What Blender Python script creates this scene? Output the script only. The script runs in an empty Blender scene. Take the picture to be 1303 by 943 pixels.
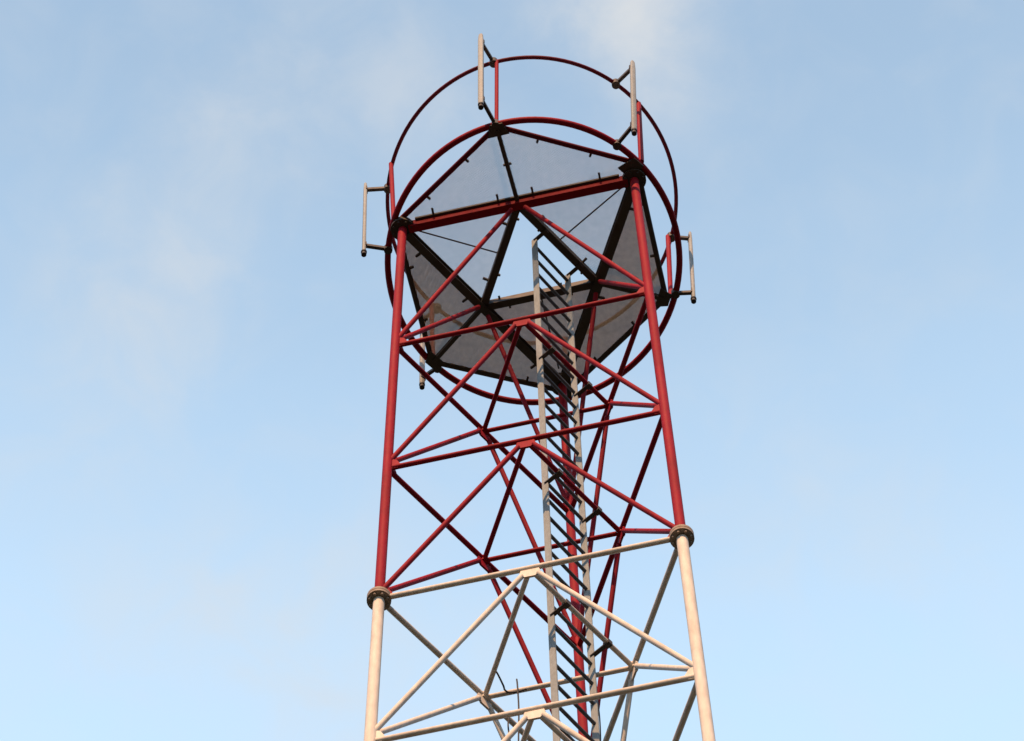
import bpy, bmesh, math, random
from mathutils import Vector, Matrix
random.seed(7)
R = math.radians
sc = bpy.context.scene
col = sc.collection

# ---------------------------------------------------------------- materials
def new_mat(name):
    m = bpy.data.materials.new(name); m.use_nodes = True
    nt = m.node_tree; b = nt.nodes['Principled BSDF']
    return m, nt, b

def worn(name, base, dirt, rough=.45, metal=0.0, scale=6.0, lo=.52, hi=.78, spec=.4, bump=.15, streak=1.0):
    """paint or metal whose own colour varies: broad fading, small stains, fine grain"""
    m, nt, b = new_mat(name)
    N, L = nt.nodes, nt.links
    tc = N.new('ShaderNodeTexCoord')
    mp = N.new('ShaderNodeMapping'); mp.inputs['Scale'].default_value = (1, 1, streak)
    geo = N.new('ShaderNodeNewGeometry')
    L.new(geo.outputs['Position'], mp.inputs['Vector'])
    n1 = N.new('ShaderNodeTexNoise'); n1.inputs['Scale'].default_value = scale; n1.inputs['Detail'].default_value = 8
    n2 = N.new('ShaderNodeTexNoise'); n2.inputs['Scale'].default_value = scale*7; n2.inputs['Detail'].default_value = 4
    L.new(mp.outputs[0], n1.inputs['Vector']); L.new(mp.outputs[0], n2.inputs['Vector'])
    r1 = N.new('ShaderNodeValToRGB'); r1.color_ramp.elements[0].position = lo; r1.color_ramp.elements[1].position = hi
    L.new(n1.outputs['Fac'], r1.inputs[0])
    mx = N.new('ShaderNodeMix'); mx.data_type = 'RGBA'
    mx.inputs['A'].default_value = (*base, 1); mx.inputs['B'].default_value = (*dirt, 1)
    L.new(r1.outputs['Color'], mx.inputs['Factor'])
    hv = N.new('ShaderNodeHueSaturation')
    mr = N.new('ShaderNodeMapRange'); mr.inputs['To Min'].default_value = .88; mr.inputs['To Max'].default_value = 1.12
    mr.inputs['From Min'].default_value = .3; mr.inputs['From Max'].default_value = .7
    L.new(n2.outputs['Fac'], mr.inputs['Value']); L.new(mr.outputs[0], hv.inputs['Value'])
    L.new(mx.outputs['Result'], hv.inputs['Color']); L.new(hv.outputs[0], b.inputs['Base Color'])
    rr = N.new('ShaderNodeMapRange'); rr.inputs['To Min'].default_value = rough-.12; rr.inputs['To Max'].default_value = rough+.2
    L.new(n1.outputs['Fac'], rr.inputs['Value']); L.new(rr.outputs[0], b.inputs['Roughness'])
    b.inputs['Metallic'].default_value = metal
    b.inputs['Specular IOR Level'].default_value = spec
    bp = N.new('ShaderNodeBump'); bp.inputs['Strength'].default_value = bump; bp.inputs['Distance'].default_value = .004
    L.new(n2.outputs['Fac'], bp.inputs['Height']); L.new(bp.outputs[0], b.inputs['Normal'])
    return m

RED   = worn('red_paint',   (.235, .0058, .0175), (.135, .013, .017), rough=.62, scale=4, spec=.12, streak=.3, lo=.5, hi=.85)
RED_SHADE = worn('shaded_red_paint', (.115, .0050, .017), (.08, .008, .014), rough=.6, scale=4, spec=.15)  # red paint darkened: the ring's underside shade is put into the colour
WHITE = worn('white_paint', (.59, .56, .515), (.40, .35, .29), rough=.6, scale=4, lo=.52, hi=.9, spec=.15, streak=.3)
GALV  = worn('galvanised_steel', (.40, .40, .40), (.27, .265, .26), rough=.55, metal=.35, scale=9)
LADDER= worn('ladder_steel', (.25, .285, .30), (.20, .215, .215), rough=.65, metal=.0, scale=7, streak=.4, spec=.2)
RUNG  = worn('rung_steel', (.07, .074, .085), (.05, .045, .045), rough=.55, metal=.2, scale=9)
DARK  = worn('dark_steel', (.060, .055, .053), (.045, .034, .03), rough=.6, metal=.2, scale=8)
MESHM = worn('grating_steel', (.70, .665, .61), (.58, .545, .49), rough=.65, metal=.0, scale=3, spec=.2)
FLANGE= worn('flange_steel', (.25, .205, .17), (.16, .105, .07), rough=.65, metal=.0, scale=18)
RADOME= worn('antenna_shell', (.275, .305, .315), (.24, .255, .255), rough=.55, scale=8, spec=.2)
BLACK = worn('black_rubber', (.02, .02, .022), (.03, .028, .026), rough=.6, scale=20)
CONC  = worn('concrete', (.34, .33, .31), (.22, .21, .19), rough=.85, scale=3, bump=.5)
GRASS = worn('grass_ground', (.028, .034, .020), (.042, .041, .032), rough=.95, scale=.35, lo=.4, hi=.7, spec=.1, bump=.8)

# ---------------------------------------------------------------- mesh helpers
class MB:
    def __init__(s): s.bm = bmesh.new()
    def tube(s, p, q, r, r2=None, n=14, caps=True):
        p, q = Vector(p), Vector(q); d = q-p; Ln = d.length
        if r2 is None: r2 = r
        M = Matrix.Translation((p+q)/2) @ d.to_track_quat('Z', 'Y').to_matrix().to_4x4()
        bmesh.ops.create_cone(s.bm, cap_ends=caps, segments=n, radius1=r, radius2=r2, depth=Ln, matrix=M)
        return s
    def bar(s, p, q, w, h, up=(0, 0, 1), bevel=0):
        """rectangular bar from p to q, w wide across, h high along `up`"""
        p, q, up = Vector(p), Vector(q), Vector(up)
        x = (q-p); Ln = x.length; x.normalize()
        y = up.cross(x)
        if y.length < 1e-5: y = Vector((1, 0, 0))
        y.normalize(); z = x.cross(y)
        M = Matrix((x, y, z)).transposed().to_4x4(); M.translation = (p+q)/2
        M = M @ Matrix.Diagonal((Ln, w, h, 1))
        g = bmesh.ops.create_cube(s.bm, size=1, matrix=M)
        if bevel:
            es = {e for v in g['verts'] for e in v.link_edges}
            bmesh.ops.bevel(s.bm, geom=list(es), offset=bevel, segments=2, affect='EDGES', profile=.6)
        return s
    def loop(s, pts, r, n=10, closed=True):
        """tube swept along a polyline"""
        pts = [Vector(p) for p in pts]; K = len(pts); rings = []
        prev = None
        for i, p in enumerate(pts):
            a = pts[(i-1) % K] if (closed or i) else p
            b = pts[(i+1) % K] if (closed or i < K-1) else p
            t = (b-a).normalized()
            if prev is None:
                u = t.orthogonal().normalized()
                if abs(t.z) < .9: u = Vector((0, 0, 1)) - t*t.z; u.normalize()
            else:
                u = prev - t*prev.dot(t); u.normalize()
            prev = u; v = t.cross(u)
            rings.append([s.bm.verts.new(p + r*(math.cos(2*math.pi*k/n)*u + math.sin(2*math.pi*k/n)*v)) for k in range(n)])
        for i in range(K if closed else K-1):
            A, B = rings[i], rings[(i+1) % K]
            for k in range(n):
                s.bm.faces.new((A[k], A[(k+1) % n], B[(k+1) % n], B[k]))
        if not closed:
            s.bm.faces.new(rings[0][::-1]); s.bm.faces.new(rings[-1])
        return s
    def prism(s, pts, off):
        """flat polygon thickened by the vector off"""
        off = Vector(off)
        a = [s.bm.verts.new(Vector(p)-off/2) for p in pts]; b = [s.bm.verts.new(Vector(p)+off/2) for p in pts]
        K = len(pts)
        s.bm.faces.new(a[::-1]); s.bm.faces.new(b)
        for i in range(K): s.bm.faces.new((a[i], a[(i+1) % K], b[(i+1) % K], b[i]))
        return s
    def build(s, name, mat, parent=None, smooth=True):
        bm = s.bm
        bmesh.ops.recalc_face_normals(bm, faces=bm.faces)
        c = Vector((0, 0, 0))
        for v in bm.verts: c += v.co
        c /= max(1, len(bm.verts))
        bmesh.ops.translate(bm, verts=bm.verts, vec=-c)
        if smooth:
            for f in bm.faces: f.smooth = True
            for e in bm.edges:
                if len(e.link_faces) == 2 and e.calc_face_angle(0) > R(40): e.smooth = False
        me = bpy.data.meshes.new(name); bm.to_mesh(me); bm.free()
        me.materials.append(mat)
        o = bpy.data.objects.new(name, me); col.objects.link(o)
        pw = Vector((0, 0, 0)); q = parent
        while q is not None: pw += q.location; q = q.parent
        o.location = c - pw
        if parent is not None: o.parent = parent
        return o

def empty(name, loc, parent=None):
    o = bpy.data.objects.new(name, None); o.empty_display_size = .3
    col.objects.link(o)
    pw = Vector((0, 0, 0)); q = parent
    while q is not None: pw += q.location; q = q.parent
    o.location = Vector(loc)-pw
    if parent is not None: o.parent = parent
    return o

def tag(o, label, cat, group=None):
    o['label'] = label; o['category'] = cat
    if group: o['group'] = group
    return o

# ---------------------------------------------------------------- tower dimensions
Z0 = 29.7066                       # platform level
lev = [0, 2.16, 4.146, 6.0, 7.788]
while len(lev) < 17: lev.append(lev[-1] + (Z0-.25-7.788)/12)
ZK = [Z0-v for v in lev]
AZ = .18024                        # azimuth of the rear leg
ANG = [AZ + math.pi*4/3, AZ + math.pi*2/3, AZ]      # left, right, rear
def leg_xy(i, z):
    r = 1.0701 + .0135*(Z0-z); a = ANG[i]
    return Vector((r*math.sin(a), r*math.cos(a), 0))
def node(i, k): v = leg_xy(i, ZK[k]); v.z = ZK[k]; return v
FACES = [(0, 1), (1, 2), (2, 0)]
def mid(f, k): return (node(FACES[f][0], k)+node(FACES[f][1], k))/2
def paint(k): return RED if (k//3) % 2 == 0 else WHITE      # colour of bay k (levels k to k+1)
def paint_h(k): return RED if k < 3 else (WHITE if k <= 6 else paint(k))

# ---------------------------------------------------------------- ground
bm = MB(); g = bmesh.ops.create_grid(bm.bm, x_segments=60, y_segments=60, size=3000)
for v in bm.bm.verts:
    d = math.hypot(v.co.x, v.co.y)
    if d > 250: v.co.z = random.uniform(-.3, .3)
gr = bm.build('ground', GRASS); gr['kind'] = 'structure'

# ---------------------------------------------------------------- the lattice tower
tower = empty('lattice_tower', (0, 0, 0))
tag(tower, 'tall three-legged lattice tower banded red over white with a round mesh platform on top', 'tower')

# legs in painted lengths, joined by bolted flanges
RED_R, WH_R = .0345, .038
for i in range(3):
    for a in range(0, 16, 3):
        b = min(a+3, 16)
        p, q = node(i, a), node(i, b)
        ax = (p-q).normalized()
        o = MB().tube(p - ax*.03, q + ax*.03, RED_R if paint(a) is RED else WH_R, n=20).build('leg', paint(a), tower)
        if a == 0: o['label'] = 'red leg length'
        if a == 3: o['label'] = 'white leg length'
        k = a
        c = p; s = MB()
        rad = .094 if k == 0 else .080
        s.tube(c - ax*.026, c - ax*.003, rad, n=26).tube(c + ax*.003, c + ax*.026, rad, n=26)
        u = ax.orthogonal().normalized(); v = ax.cross(u)
        for t in range(8):
            th = 2*math.pi*(t+.5)/8; e = c + (rad*.78)*(math.cos(th)*u+math.sin(th)*v)
            s.tube(e - ax*.045, e + ax*.045, .0085, n=6)
        s.build('flange', FLANGE if k else DARK, o)
    pad = MB()
    f = node(i, 16); pad.tube((f.x, f.y, -.4), (f.x, f.y, .225), .42, .36, n=8)
    pad.build('footing', CONC, tower, smooth=False)

# face bracing, horizontals, plan bracing, node plates
HR, DR, PR = .0195, .0185, .0175
for k in range(16):
    m_ = paint(k); mh = paint_h(k)
    for f, (a, b) in enumerate(FACES):
        M = mid(f, k); A, B = node(a, k+1), node(b, k+1)
        e = (node(b, k)-node(a, k)).normalized()
        drop = Vector((0, 0, -.085))
        for tgt, sg in ((A, -1), (B, 1)):
            top = M + e*sg*.055 + drop
            foot = tgt + Vector((0, 0, .075)); dd = (top-foot).normalized(); foot = foot + dd*.05
            MB().tube(top, foot, DR).build('diagonal_brace', m_, tower)
        if k:
            na, nb = node(a, k), node(b, k); d = (nb-na).normalized()
            MB().tube(na + d*.036, nb - d*.036, HR).build('horizontal_strut', mh, tower)
            # plan bracing between the middles of neighbouring faces
            M2 = mid((f+1) % 3, k); d = (M2-M).normalized(); z = Vector((0, 0, -.014))
            MB().tube(M + d*.03 + z, M2 - d*.03 + z, PR).build('plan_brace', mh, tower)
        if k < 6:
            nrm = e.cross(Vector((0, 0, 1))).normalized()
            up = (node(a, k)-node(a, k+1)).normalized()
            if k:
                # plate where the two diagonals meet under the strut
                c = M + Vector((0, 0, -.012))
                MB().prism([c-e*.06-up*.015, c-e*.068-up*.05, c-e*.035-up*.105, c+e*.035-up*.105, c+e*.068-up*.05, c+e*.06-up*.015],
                           nrm*.014).build('node_plate', m_, tower, smooth=False)
                if f:
                    MB().tube(M + Vector((0, 0, -.034)), M + Vector((0, 0, .024)), .030, n=14).build('node_hub', mh, tower)
            # plates on the legs that take strut and diagonal
            for tgt, sg in ((node(a, k+1), 1), (node(b, k+1), -1)):
                uu = (node(a, k)-node(a, k+1)).normalized() if sg > 0 else (node(b, k)-node(b, k+1)).normalized()
                c = tgt
                MB().prism([c+e*sg*.03-uu*.022, c+e*sg*.075-uu*.022, c+e*sg*.092+uu*.03, c+e*sg*.065+uu*.095, c+e*sg*.03+uu*.12],
                           nrm*.012).build('gusset_plate', paint(k), tower, smooth=False)

# ---------------------------------------------------------------- platform
plat = empty('platform', (0, 0, Z0), tower)
ZB = Z0                              # beam level
ZD = Z0+.062                         # grating
def V3(p, z): return Vector((p[0], p[1], z))
Lc, H0, Rc, H1, Bc, H2 = (-1.062, -.385), (-.235, -1.175), (.836, -.818), (1.040, .350), (.225, 1.14), (-.835, .822)
hexa = [Lc, H0, Rc, H1, Bc, H2]
n0 = [node(i, 0) for i in range(3)]; m0 = [mid(f, 0) for f in range(3)]       # m0: left-right, right-rear, rear-left
for f, (a, b) in enumerate(FACES):
    d = (n0[b]-n0[a]).normalized()
    nrm = d.cross(Vector((0, 0, 1))).normalized()
    s = MB()
    # built-up channel: web, two flanges
    p, q = n0[a]+d*.05, n0[b]-d*.05
    s.bar(p+nrm*.026, q+nrm*.026, .010, .086)
    z = Vector((0, 0, 1))
    s.bar(p+z*.040, q+z*.040, .066, .010); s.bar(p-z*.040-nrm*.002, q-z*.040-nrm*.002, .062, .010)
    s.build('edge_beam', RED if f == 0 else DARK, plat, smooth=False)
    MB().bar(p+nrm*.043+z*.040+d*.06, q+nrm*.043+z*.040-d*.06, .018, .024).build('deck_bearer', DARK, plat, smooth=False)
for f in range(3):
    A, B = m0[f], m0[(f+1) % 3]; d = (B-A).normalized()
    A2, B2 = A+d*.03, B-d*.03
    z = Vector((0, 0, .012))
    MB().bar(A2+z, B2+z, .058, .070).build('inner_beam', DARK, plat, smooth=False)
for H, f in ((H0, 0), (H1, 1), (H2, 2)):
    h = V3(H, Z0+.015); m = m0[f]+Vector((0, 0, .015)); d = (h-m).normalized()
    MB().bar(m+d*.035, h-d*.02, .030, .055).build('radial_beam', DARK, plat, smooth=False)
for i in range(6):
    a, b = V3(hexa[i], Z0+.034), V3(hexa[(i+1) % 6], Z0+.034); d = (b-a).normalized()
    MB().tube(a+d*.02, b-d*.02, .0215, n=14).build('rim_tube', RED_SHADE if i < 2 else DARK, plat)
# corner plates under the six corners
for i, h in enumerate(hexa):
    c = V3(h, Z0+.004); inw = (V3((0, 0), c.z)-c).normalized(); t = Vector((-inw.y, inw.x, 0))
    w = .07 if i % 2 else .12
    MB().prism([c-inw*.03-t*.05, c-inw*.03+t*.05, c+inw*w+t*.085, c+inw*w-t*.085], (0, 0, .012)).build('corner_plate', DARK, plat, smooth=False)
# thin joists from the leg corners to the inner beams, under the grating
for i, (fa, fb) in enumerate(((0, 2), (0, 1), (1, 2))):
    t = (m0[fa]+m0[fb])/2; c = n0[i]; d = (t-c).normalized()
    z = Vector((0, 0, .044))
    MB().tube(c+d*.12+z, t-d*.03+z, .0065, n=8).build('joist', DARK, plat)

# grating panels: crossing bars clipped to each bay
def clip_line(poly, o, d):
    """interval of the line o + t d inside a convex polygon"""
    t0, t1 = -1e9, 1e9; K = len(poly)
    area = sum(poly[i][0]*poly[(i+1) % K][1]-poly[(i+1) % K][0]*poly[i][1] for i in range(K))
    for i in range(K):
        a, b = poly[i], poly[(i+1) % K]
        nx, ny = (b[1]-a[1], -(b[0]-a[0]))
        if area < 0: nx, ny = -nx, -ny
        den = nx*d[0]+ny*d[1]; num = nx*(a[0]-o[0])+ny*(a[1]-o[1])
        if abs(den) < 1e-9:
            if num < 0: return None
        elif den > 0: t1 = min(t1, num/den)
        else: t0 = max(t0, num/den)
    return (t0, t1) if t1-t0 > .01 else None
def grating(poly, w, ang, pitch=.0092, h=.0014):
    s = MB(); cx = sum(p[0] for p in poly)/len(poly); cy = sum(p[1] for p in poly)/len(poly)
    for j, th in enumerate((ang+R(32), ang-R(32))):
        d = (math.sin(th), math.cos(th)); nn = (d[1], -d[0])
        for i in range(-170, 171):
            o = (cx+nn[0]*i*pitch, cy+nn[1]*i*pitch)
            r = clip_line(poly, o, d)
            if r:
                z = ZD + j*(h+.0005)
                s.bar((o[0]+d[0]*r[0], o[1]+d[1]*r[0], z), (o[0]+d[0]*r[1], o[1]+d[1]*r[1], z), w, h)
    return s.build('mesh_panel', MESHM, plat, smooth=False)
xy = lambda v: (v.x, v.y)
ML, MR, MB_ = xy(m0[0]), xy(m0[1]), xy(m0[2])
grating([Lc, H0, ML], .0021, R(-10)); grating([H0, Rc, ML], .0021, R(-10))
grating([Lc, ML, MB_], .0021, R(-10)); grating([Rc, ML, MR], .0024, R(-10))
grating([Rc, H1, MR], .0057, R(80)); grating([H1, Bc, MR], .0060, R(80))
grating([Bc, H2, MB_], .0060, R(35)); grating([H2, Lc, MB_], .0058, R(35))
grating([Bc, MB_, MR], .0058, R(80))

# small clips that hold the grating down
def clip(p, d, out, L=.05):
    p, d = Vector(p), Vector(d).normalized(); o = Vector(out)
    MB().bar(p, p+o*L+Vector((0, 0, .012)), .016, .022).build('clip', DARK, plat, smooth=False)
for f, (a, b) in enumerate(FACES):
    d = (n0[b]-n0[a]).normalized(); out = d.cross(Vector((0, 0, 1))).normalized()
    for t in (.14, .42, .57, .86):
        p = n0[a].lerp(n0[b], t); clip(p+out*.05+Vector((0, 0, .035)), d, out, .05)
for f in range(3):
    A, B = m0[f], m0[(f+1) % 3]; d = (B-A).normalized(); out = Vector((-d.y, d.x, 0))
    if out.dot(A) < 0: out = -out
    for t in (.24, .78): clip(A.lerp(B, t)+out*.02+Vector((0, 0, .03)), d, out, .05); clip(A.lerp(B, t+.07)-out*.02+Vector((0, 0, .03)), d, -out, .03)
for H, f in ((H0, 0), (H1, 1), (H2, 2)):
    h = V3(H, Z0+.03); m = m0[f]+Vector((0, 0, .03)); d = (h-m).normalized(); out = Vector((-d.y, d.x, 0))
    p = m.lerp(h, .5); clip(p-out*.01, d, out, .04); clip(p+out*.01, d, -out, .04)
for i in range(6):
    a, b = V3(hexa[i], Z0+.034), V3(hexa[(i+1) % 6], Z0+.034); inn = -((a+b)/2-Vector((0, 0, Z0))).normalized()
    for t in (.3, .68): clip(a.lerp(b, t), b-a, inn, .05)

# rings and posts
def ring_pt(th, rx, ry, cx, z): return Vector((cx+rx*math.sin(th), ry*math.cos(th), z))
ZL, ZU = Z0+.03, Z0+1.24
ring_lo = lambda th: ring_pt(th, 1.149, 1.219, .006, ZL)
ring_up = lambda th: ring_pt(th, 1.177, 1.2665, .013, ZU)
MB().loop([ring_lo(2*math.pi*i/120) for i in range(120)], .0255).build('platform_ring', RED, plat)
MB().loop([ring_up(2*math.pi*i/120) for i in range(120)], .0165).build('guard_ring', RED_SHADE, plat)
posts = [((-.235, -1.196), (-.220, -1.245)), ((.877, -.826), (.905, -.826)), ((-1.075, -.400), (-1.115, -.395)),
         ((1.078, .335), (1.115, .353)), ((.225, 1.185), (.232, 1.235)), ((-.83, .835), (-.85, .868))]
for (a, b), r in zip(posts, (.016, .022, .019, .020, .02, .02)):
    MB().tube(V3(a, ZL), V3(b, ZU), r, n=14).build('guard_post', RED, plat)

# ---------------------------------------------------------------- ladder
lad = empty('ladder', (.144, -.06, 0), tower)
ra, rb = Vector((.020, -.217, 0)), Vector((.268, .099, 0))
ld = (rb-ra).normalized(); ln = Vector((-ld.y, ld.x, 0))
ZT = Z0+.01
for p, zt in ((ra, ZT), (rb, ZT)):
    s = MB()
    s.bar(p+Vector((0, 0, .3)), p+Vector((0, 0, zt)), .012, .052, up=ld.cross(Vector((0, 0, 1))), bevel=.002)
    s.build('stringer', LADDER, lad, smooth=False)
for i in range(100):
    z = ZT-.13-.250*i
    if z < .4: break
    MB().tube(ra+Vector((0, 0, z)), rb+Vector((0, 0, z)), .0128, n=10).build('rung', RUNG, lad)
for k in range(0, 6):
    M, N = mid(0, k), mid(1, k); d = (N-M).normalized()
    for p in (ra, rb):
        c = V3(p, ZK[k]-.02); w = M + d*((c-M).dot(d)); w.z = c.z
        s = MB().bar(c, w, .03, .010)
        s.bar(w-d*.02, w+d*.02, .044, .044)
        s.build('bracket', DARK, lad, smooth=False)

# ---------------------------------------------------------------- panel antennas on the rings
GRP = 'panel antennas round the platform'
def antenna(pb, pt, zb, zt, thl, thu, label):
    b, t = V3(pb, zb), V3(pt, zt); ax = (t-b).normalized()
    root = empty('panel_antenna', b)
    tag(root, label, 'antenna', GRP)
    out = Vector((b.x, b.y, 0)).normalized(); out -= ax*out.dot(ax); out.normalize()
    sd = ax.cross(out)
    # slender shell: rounded section, drawn in at both ends
    s = MB(); sec = []
    for th in range(16):
        c, n_ = math.cos(2*math.pi*th/16), math.sin(2*math.pi*th/16)
        sec.append((math.copysign(abs(c)**.55, c)*.0225, math.copysign(abs(n_)**.55, n_)*.015))
    Ln = (t-b).length; rings = []
    for tt, k in ((0, .82), (.012, 1), (Ln-.16, 1), (Ln-.03, .82), (Ln, .5)):
        rings.append([s.bm.verts.new(b + ax*tt + (sd*x+out*y)*k) for x, y in sec])
    for A, B in zip(rings, rings[1:]):
        for k in range(16): s.bm.faces.new((A[k], A[(k+1) % 16], B[(k+1) % 16], B[k]))
    s.bm.faces.new(rings[0][::-1]); s.bm.faces.new(rings[-1])
    s.build('shell', RADOME, root)
    MB().tube(b-ax*.001, b-ax*.020, .024, n=12).tube(b-ax*.020, b-ax*.065, .018, .021, n=12).build('connector', BLACK, root)
    for zc, th, rp in ((ZL, thl, ring_lo), (ZU, thu, ring_up)):
        c = b + ax*((zc-b.z)/ax.z); w = rp(th); d = (w-c).normalized()
        m = MB().bar(c+d*.016, w, .026, .034)
        m.tube(w-Vector((0, 0, .034)), w+Vector((0, 0, .034)), .034, n=12)
        m.bar(c+d*.012-ax*.03, c+d*.012+ax*.03, .05, .012, up=d)
        m.build('mounting_arm', DARK, root, smooth=False)
antenna((-.347, -1.416), (-.339, -1.420), Z0-.10, Z0+1.40, R(-167.5), R(-167.3), 'slim grey panel antenna beside the thin red post, highest of the five')
antenna((.825, -1.145), (.872, -1.140), Z0-.10, Z0+1.38, R(143.4), R(142.6), 'slim grey panel antenna tilted over the guard ring above the right red leg')
antenna((1.252, .304), (1.300, .390), Z0-.10, Z0+1.38, R(75.2), R(73.5), 'slim grey panel antenna standing clear of the ring at far right of the platform')
antenna((-1.317, -.222), (-1.339, -.172), Z0-.10, Z0+1.38, R(-98.4), R(-98.2), 'slim grey panel antenna standing clear of the ring at far left of the platform')
antenna((-.922, .952), (-.932, 1.02), Z0-.10, Z0+1.38, R(-44.3), R(-44.0), 'slim grey panel antenna mostly hidden behind the mesh, tip below the ring at lower left')

# ---------------------------------------------------------------- loose cables
def smooth_path(pts, n=8):
    P = [Vector(p) for p in pts]; out = []
    for i in range(len(P)-1):
        a, b, c, d = P[max(i-1, 0)], P[i], P[i+1], P[min(i+2, len(P)-1)]
        for j in range(n):
            t = j/n
            out.append(.5*((2*b)+(c-a)*t+(2*a-5*b+4*c-d)*t*t+(3*b-a-3*c+d)*t*t*t))
    out.append(P[-1]); return out
def cable(pts, r, label):
    o = MB().loop(smooth_path(pts), r, n=8, closed=False).build('loose_cable', BLACK)
    tag(o, label, 'cable')
zc = ZK[3]
p1, p2 = mid(0, 3), mid(2, 3)
a0 = p1.lerp(p2, .80)
q1 = mid(1, 3)
a1 = p2.lerp(q1, .17)
am = a0.lerp(a1, .5)
cable([a0+Vector((.012, 0, .012)), a0+Vector((.03, .01, -.03)), am+Vector((.012, -.02, -.09)), a1+Vector((-.03, -.03, -.03)),
       a1+Vector((.0, -.012, -.034)), a1+Vector((.06, -.016, -.032)), a1+Vector((.11, -.03, -.03))], .0065,
      'short black cable drooping between two white braces left of the ladder')
b3 = p2.lerp(node(2, 3), .23)
cable([b3+Vector((-.02, -.02, .05)), b3+Vector((.0, -.026, .0)), b3+Vector((.0, -.02, -.15)), b3+Vector((.012, -.02, -.38)), b3+Vector((.002, -.03, -.55))], .0055,
      'loose black cable end hanging below the lower white strut left of the ladder')
a2 = p2.lerp(q1, .22)
cable([a2+Vector((0, -.022, .10)), a2+Vector((.004, -.024, .0)), a2+Vector((.008, -.02, -.3)), a2+Vector((0, -.02, -.75)), a2+Vector((.004, -.02, -1.25)), a2+Vector((.0, .0, -1.7))], .0055,
      'thin black cable hanging straight down from a white brace left of the ladder')

c0 = rb + ld*.03
cable([V3(c0, ZK[3]+.1), V3(c0+ld*.006, ZK[3]-.4), V3(c0+ld*.02, ZK[3]-.75), V3(c0+ld*.012, ZK[3]-1.1), V3(c0, ZK[3]-1.6), V3(c0, ZK[3]-2.6)], .0045,
      'thin dark wire running down the outer side of the right ladder rail')

# ---------------------------------------------------------------- light
SUN_EL, SUN_AZ = R(41), R(191)          # azimuth clockwise from +Y; the camera looks along +Y
sd_ = Vector((math.sin(SUN_AZ)*math.cos(SUN_EL), math.cos(SUN_AZ)*math.cos(SUN_EL), math.sin(SUN_EL)))
sl = bpy.data.lights.new('sun', 'SUN'); sl.energy = 3.4; sl.angle = R(.5); sl.color = (1, .55, .27)
so = bpy.data.objects.new('sun', sl); col.objects.link(so)
so.rotation_euler = sd_.to_track_quat('Z', 'Y').to_euler(); so.location = (0, -20, 40)

w = bpy.data.worlds.new('World'); sc.world = w; w.use_nodes = True
nt = w.node_tree; N, Lk = nt.nodes, nt.links
bg = N['Background']
sky = N.new('ShaderNodeTexSky'); sky.sky_type = 'NISHITA'; sky.sun_disc = False
sky.sun_elevation = SUN_EL; sky.sun_rotation = SUN_AZ; sky.air_density = 1.0; sky.dust_density = .5; sky.ozone_density = 1.0
tc = N.new('ShaderNodeTexCoord'); DIR = tc.outputs['Generated']
def nd(kind, **kw):
    n = N.new(kind)
    for k, v in kw.items(): setattr(n, k, v)
    return n
def math_(op, a, b):
    n = nd('ShaderNodeMath', operation=op)
    for i, v in enumerate((a, b)):
        if isinstance(v, (int, float)): n.inputs[i].default_value = v
        else: Lk.new(v, n.inputs[i])
    return n.outputs[0]
def ease(v, f0, f1, t0, t1):
    n = nd('ShaderNodeMapRange', interpolation_type='SMOOTHSTEP')
    for k, x in zip(('From Min', 'From Max', 'To Min', 'To Max'), (f0, f1, t0, t1)): n.inputs[k].default_value = x
    Lk.new(v, n.inputs['Value']); return n.outputs[0]
def noise(scale, detail=6, rough=.5, dist=.4):
    n = nd('ShaderNodeTexNoise'); n.inputs['Scale'].default_value = scale; n.inputs['Detail'].default_value = detail
    n.inputs['Roughness'].default_value = rough; n.inputs['Distortion'].default_value = dist
    return n
# the direction, stirred by noise so that cloud edges fray
wn = noise(26, 6, .6, 0); Lk.new(DIR, wn.inputs['Vector'])
w1 = nd('ShaderNodeVectorMath', operation='SUBTRACT'); Lk.new(wn.outputs['Color'], w1.inputs[0]); w1.inputs[1].default_value = (.5, .5, .5)
w2 = nd('ShaderNodeVectorMath', operation='SCALE'); w2.inputs['Scale'].default_value = .05; Lk.new(w1.outputs[0], w2.inputs[0])
w3 = nd('ShaderNodeVectorMath', operation='ADD'); Lk.new(DIR, w3.inputs[0]); Lk.new(w2.outputs[0], w3.inputs[1])
def bank(c, ax, ra_, rb_, amt):
    """one soft cloud bank round the sky direction c, longer along ax"""
    c = Vector(c).normalized(); ax = Vector(ax); ax = (ax-c*ax.dot(c)).normalized(); bx = c.cross(ax)
    s = nd('ShaderNodeVectorMath', operation='SUBTRACT'); Lk.new(w3.outputs[0], s.inputs[0]); s.inputs[1].default_value = c
    q = []
    for v, r in ((ax, ra_), (bx, rb_)):
        d = nd('ShaderNodeVectorMath', operation='DOT_PRODUCT'); Lk.new(s.outputs[0], d.inputs[0]); d.inputs[1].default_value = v/r
        q.append(math_('MULTIPLY', d.outputs['Value'], d.outputs['Value']))
    return ease(math_('POWER', math_('ADD', q[0], q[1]), .5), 0.0, 1.0, amt, 0.0)
banks = [bank((-.0905, .4018, .9158), (-.63, .72, -.35), .115, .036, .46), bank((.033, .352, .935), (.15, 1, -.35), .06, .036, .80),
         bank((-.066, .495, .866), (1, .25, 0), .085, .05, .5), bank((.075, .47, .88), (1, .4, 0), .07, .03, .22),
         bank((-.03, .37, .93), (.7, .5, -.3), .05, .03, .35)]
tot = banks[0]
for x in banks[1:]: tot = math_('MAXIMUM', tot, x)
fn = noise(38, 7, .55, .5); Lk.new(DIR, fn.inputs['Vector'])
fac = math_('MULTIPLY', tot, ease(fn.outputs['Fac'], .25, .7, .45, 1.0))
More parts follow.
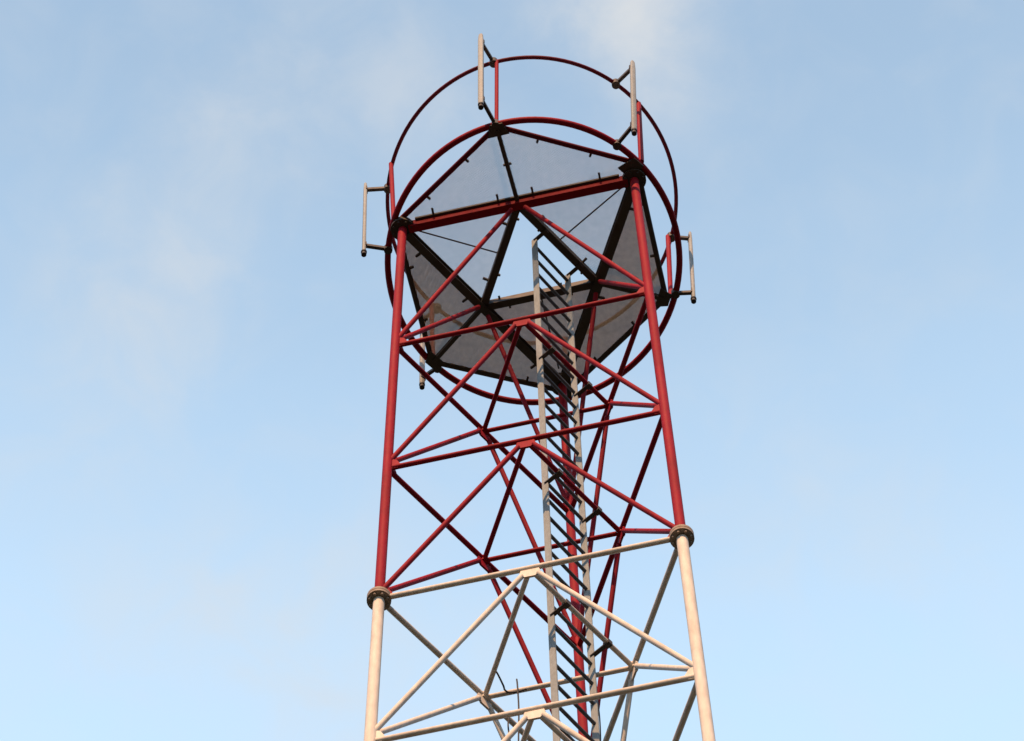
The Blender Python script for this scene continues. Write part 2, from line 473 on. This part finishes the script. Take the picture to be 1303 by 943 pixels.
fac = math_('ADD', fac, ease(fn.outputs['Fac'], .35, .8, 0, .16))
# bright milky band across the view; its fade lower down shaped to cut fill
sep = nd('ShaderNodeSeparateXYZ'); Lk.new(DIR, sep.inputs[0])
hz = nd('ShaderNodeValToRGB'); cr = hz.color_ramp; cr.interpolation = 'CARDINAL'
cr.elements[0].position = .45; cr.elements[0].color = (.02,)*3+(1,)
cr.elements[1].position = .98; cr.elements[1].color = (.50,)*3+(1,)
for p_, v_ in ((.70, .18), (.80, .98), (.85, .97), (.875, .86), (.90, .71), (.915, .62), (.93, .55)):
    e_ = cr.elements.new(p_); e_.color = (v_,)*3+(1,)
Lk.new(sep.outputs['Z'], hz.inputs[0])
mh_ = nd('ShaderNodeMix', data_type='RGBA'); mh_.inputs['B'].default_value = (4.4, 6.1, 7.9, 1)
Lk.new(hz.outputs['Color'], mh_.inputs['Factor']); Lk.new(sky.outputs[0], mh_.inputs['A'])
mix = nd('ShaderNodeMix', data_type='RGBA'); mix.inputs['B'].default_value = (5.1, 5.3, 5.5, 1)     # thin high cloud, lit white
Lk.new(fac, mix.inputs['Factor']); Lk.new(mh_.outputs['Result'], mix.inputs['A'])
Lk.new(mix.outputs['Result'], bg.inputs['Color'])
bg.inputs['Strength'].default_value = .07

# ---------------------------------------------------------------- camera
cam = bpy.data.cameras.new('camera'); co = bpy.data.objects.new('camera', cam); col.objects.link(co)
right = Vector((.99905343, .04156783, -.01281996)); up = Vector((.04300952, -.89979569, .43418647)) ; fwd = Vector((-.00651284, .43432686, .90073179))
co.matrix_world = Matrix(((right.x, up.x, -fwd.x, 0), (right.y, up.y, -fwd.y, -12.640026), (right.z, up.z, -fwd.z, 1.6), (0, 0, 0, 1)))
cam.sensor_fit = 'HORIZONTAL'; cam.sensor_width = 36; cam.lens = 4981.718*36/1303
cam.clip_start = .1; cam.clip_end = 10000
sc.camera = co
sc.view_settings.view_transform = 'Standard'; sc.view_settings.look = 'None'
sc.view_settings.exposure = 1.0; sc.view_settings.gamma = 1; sc.view_settings.use_curve_mapping = False
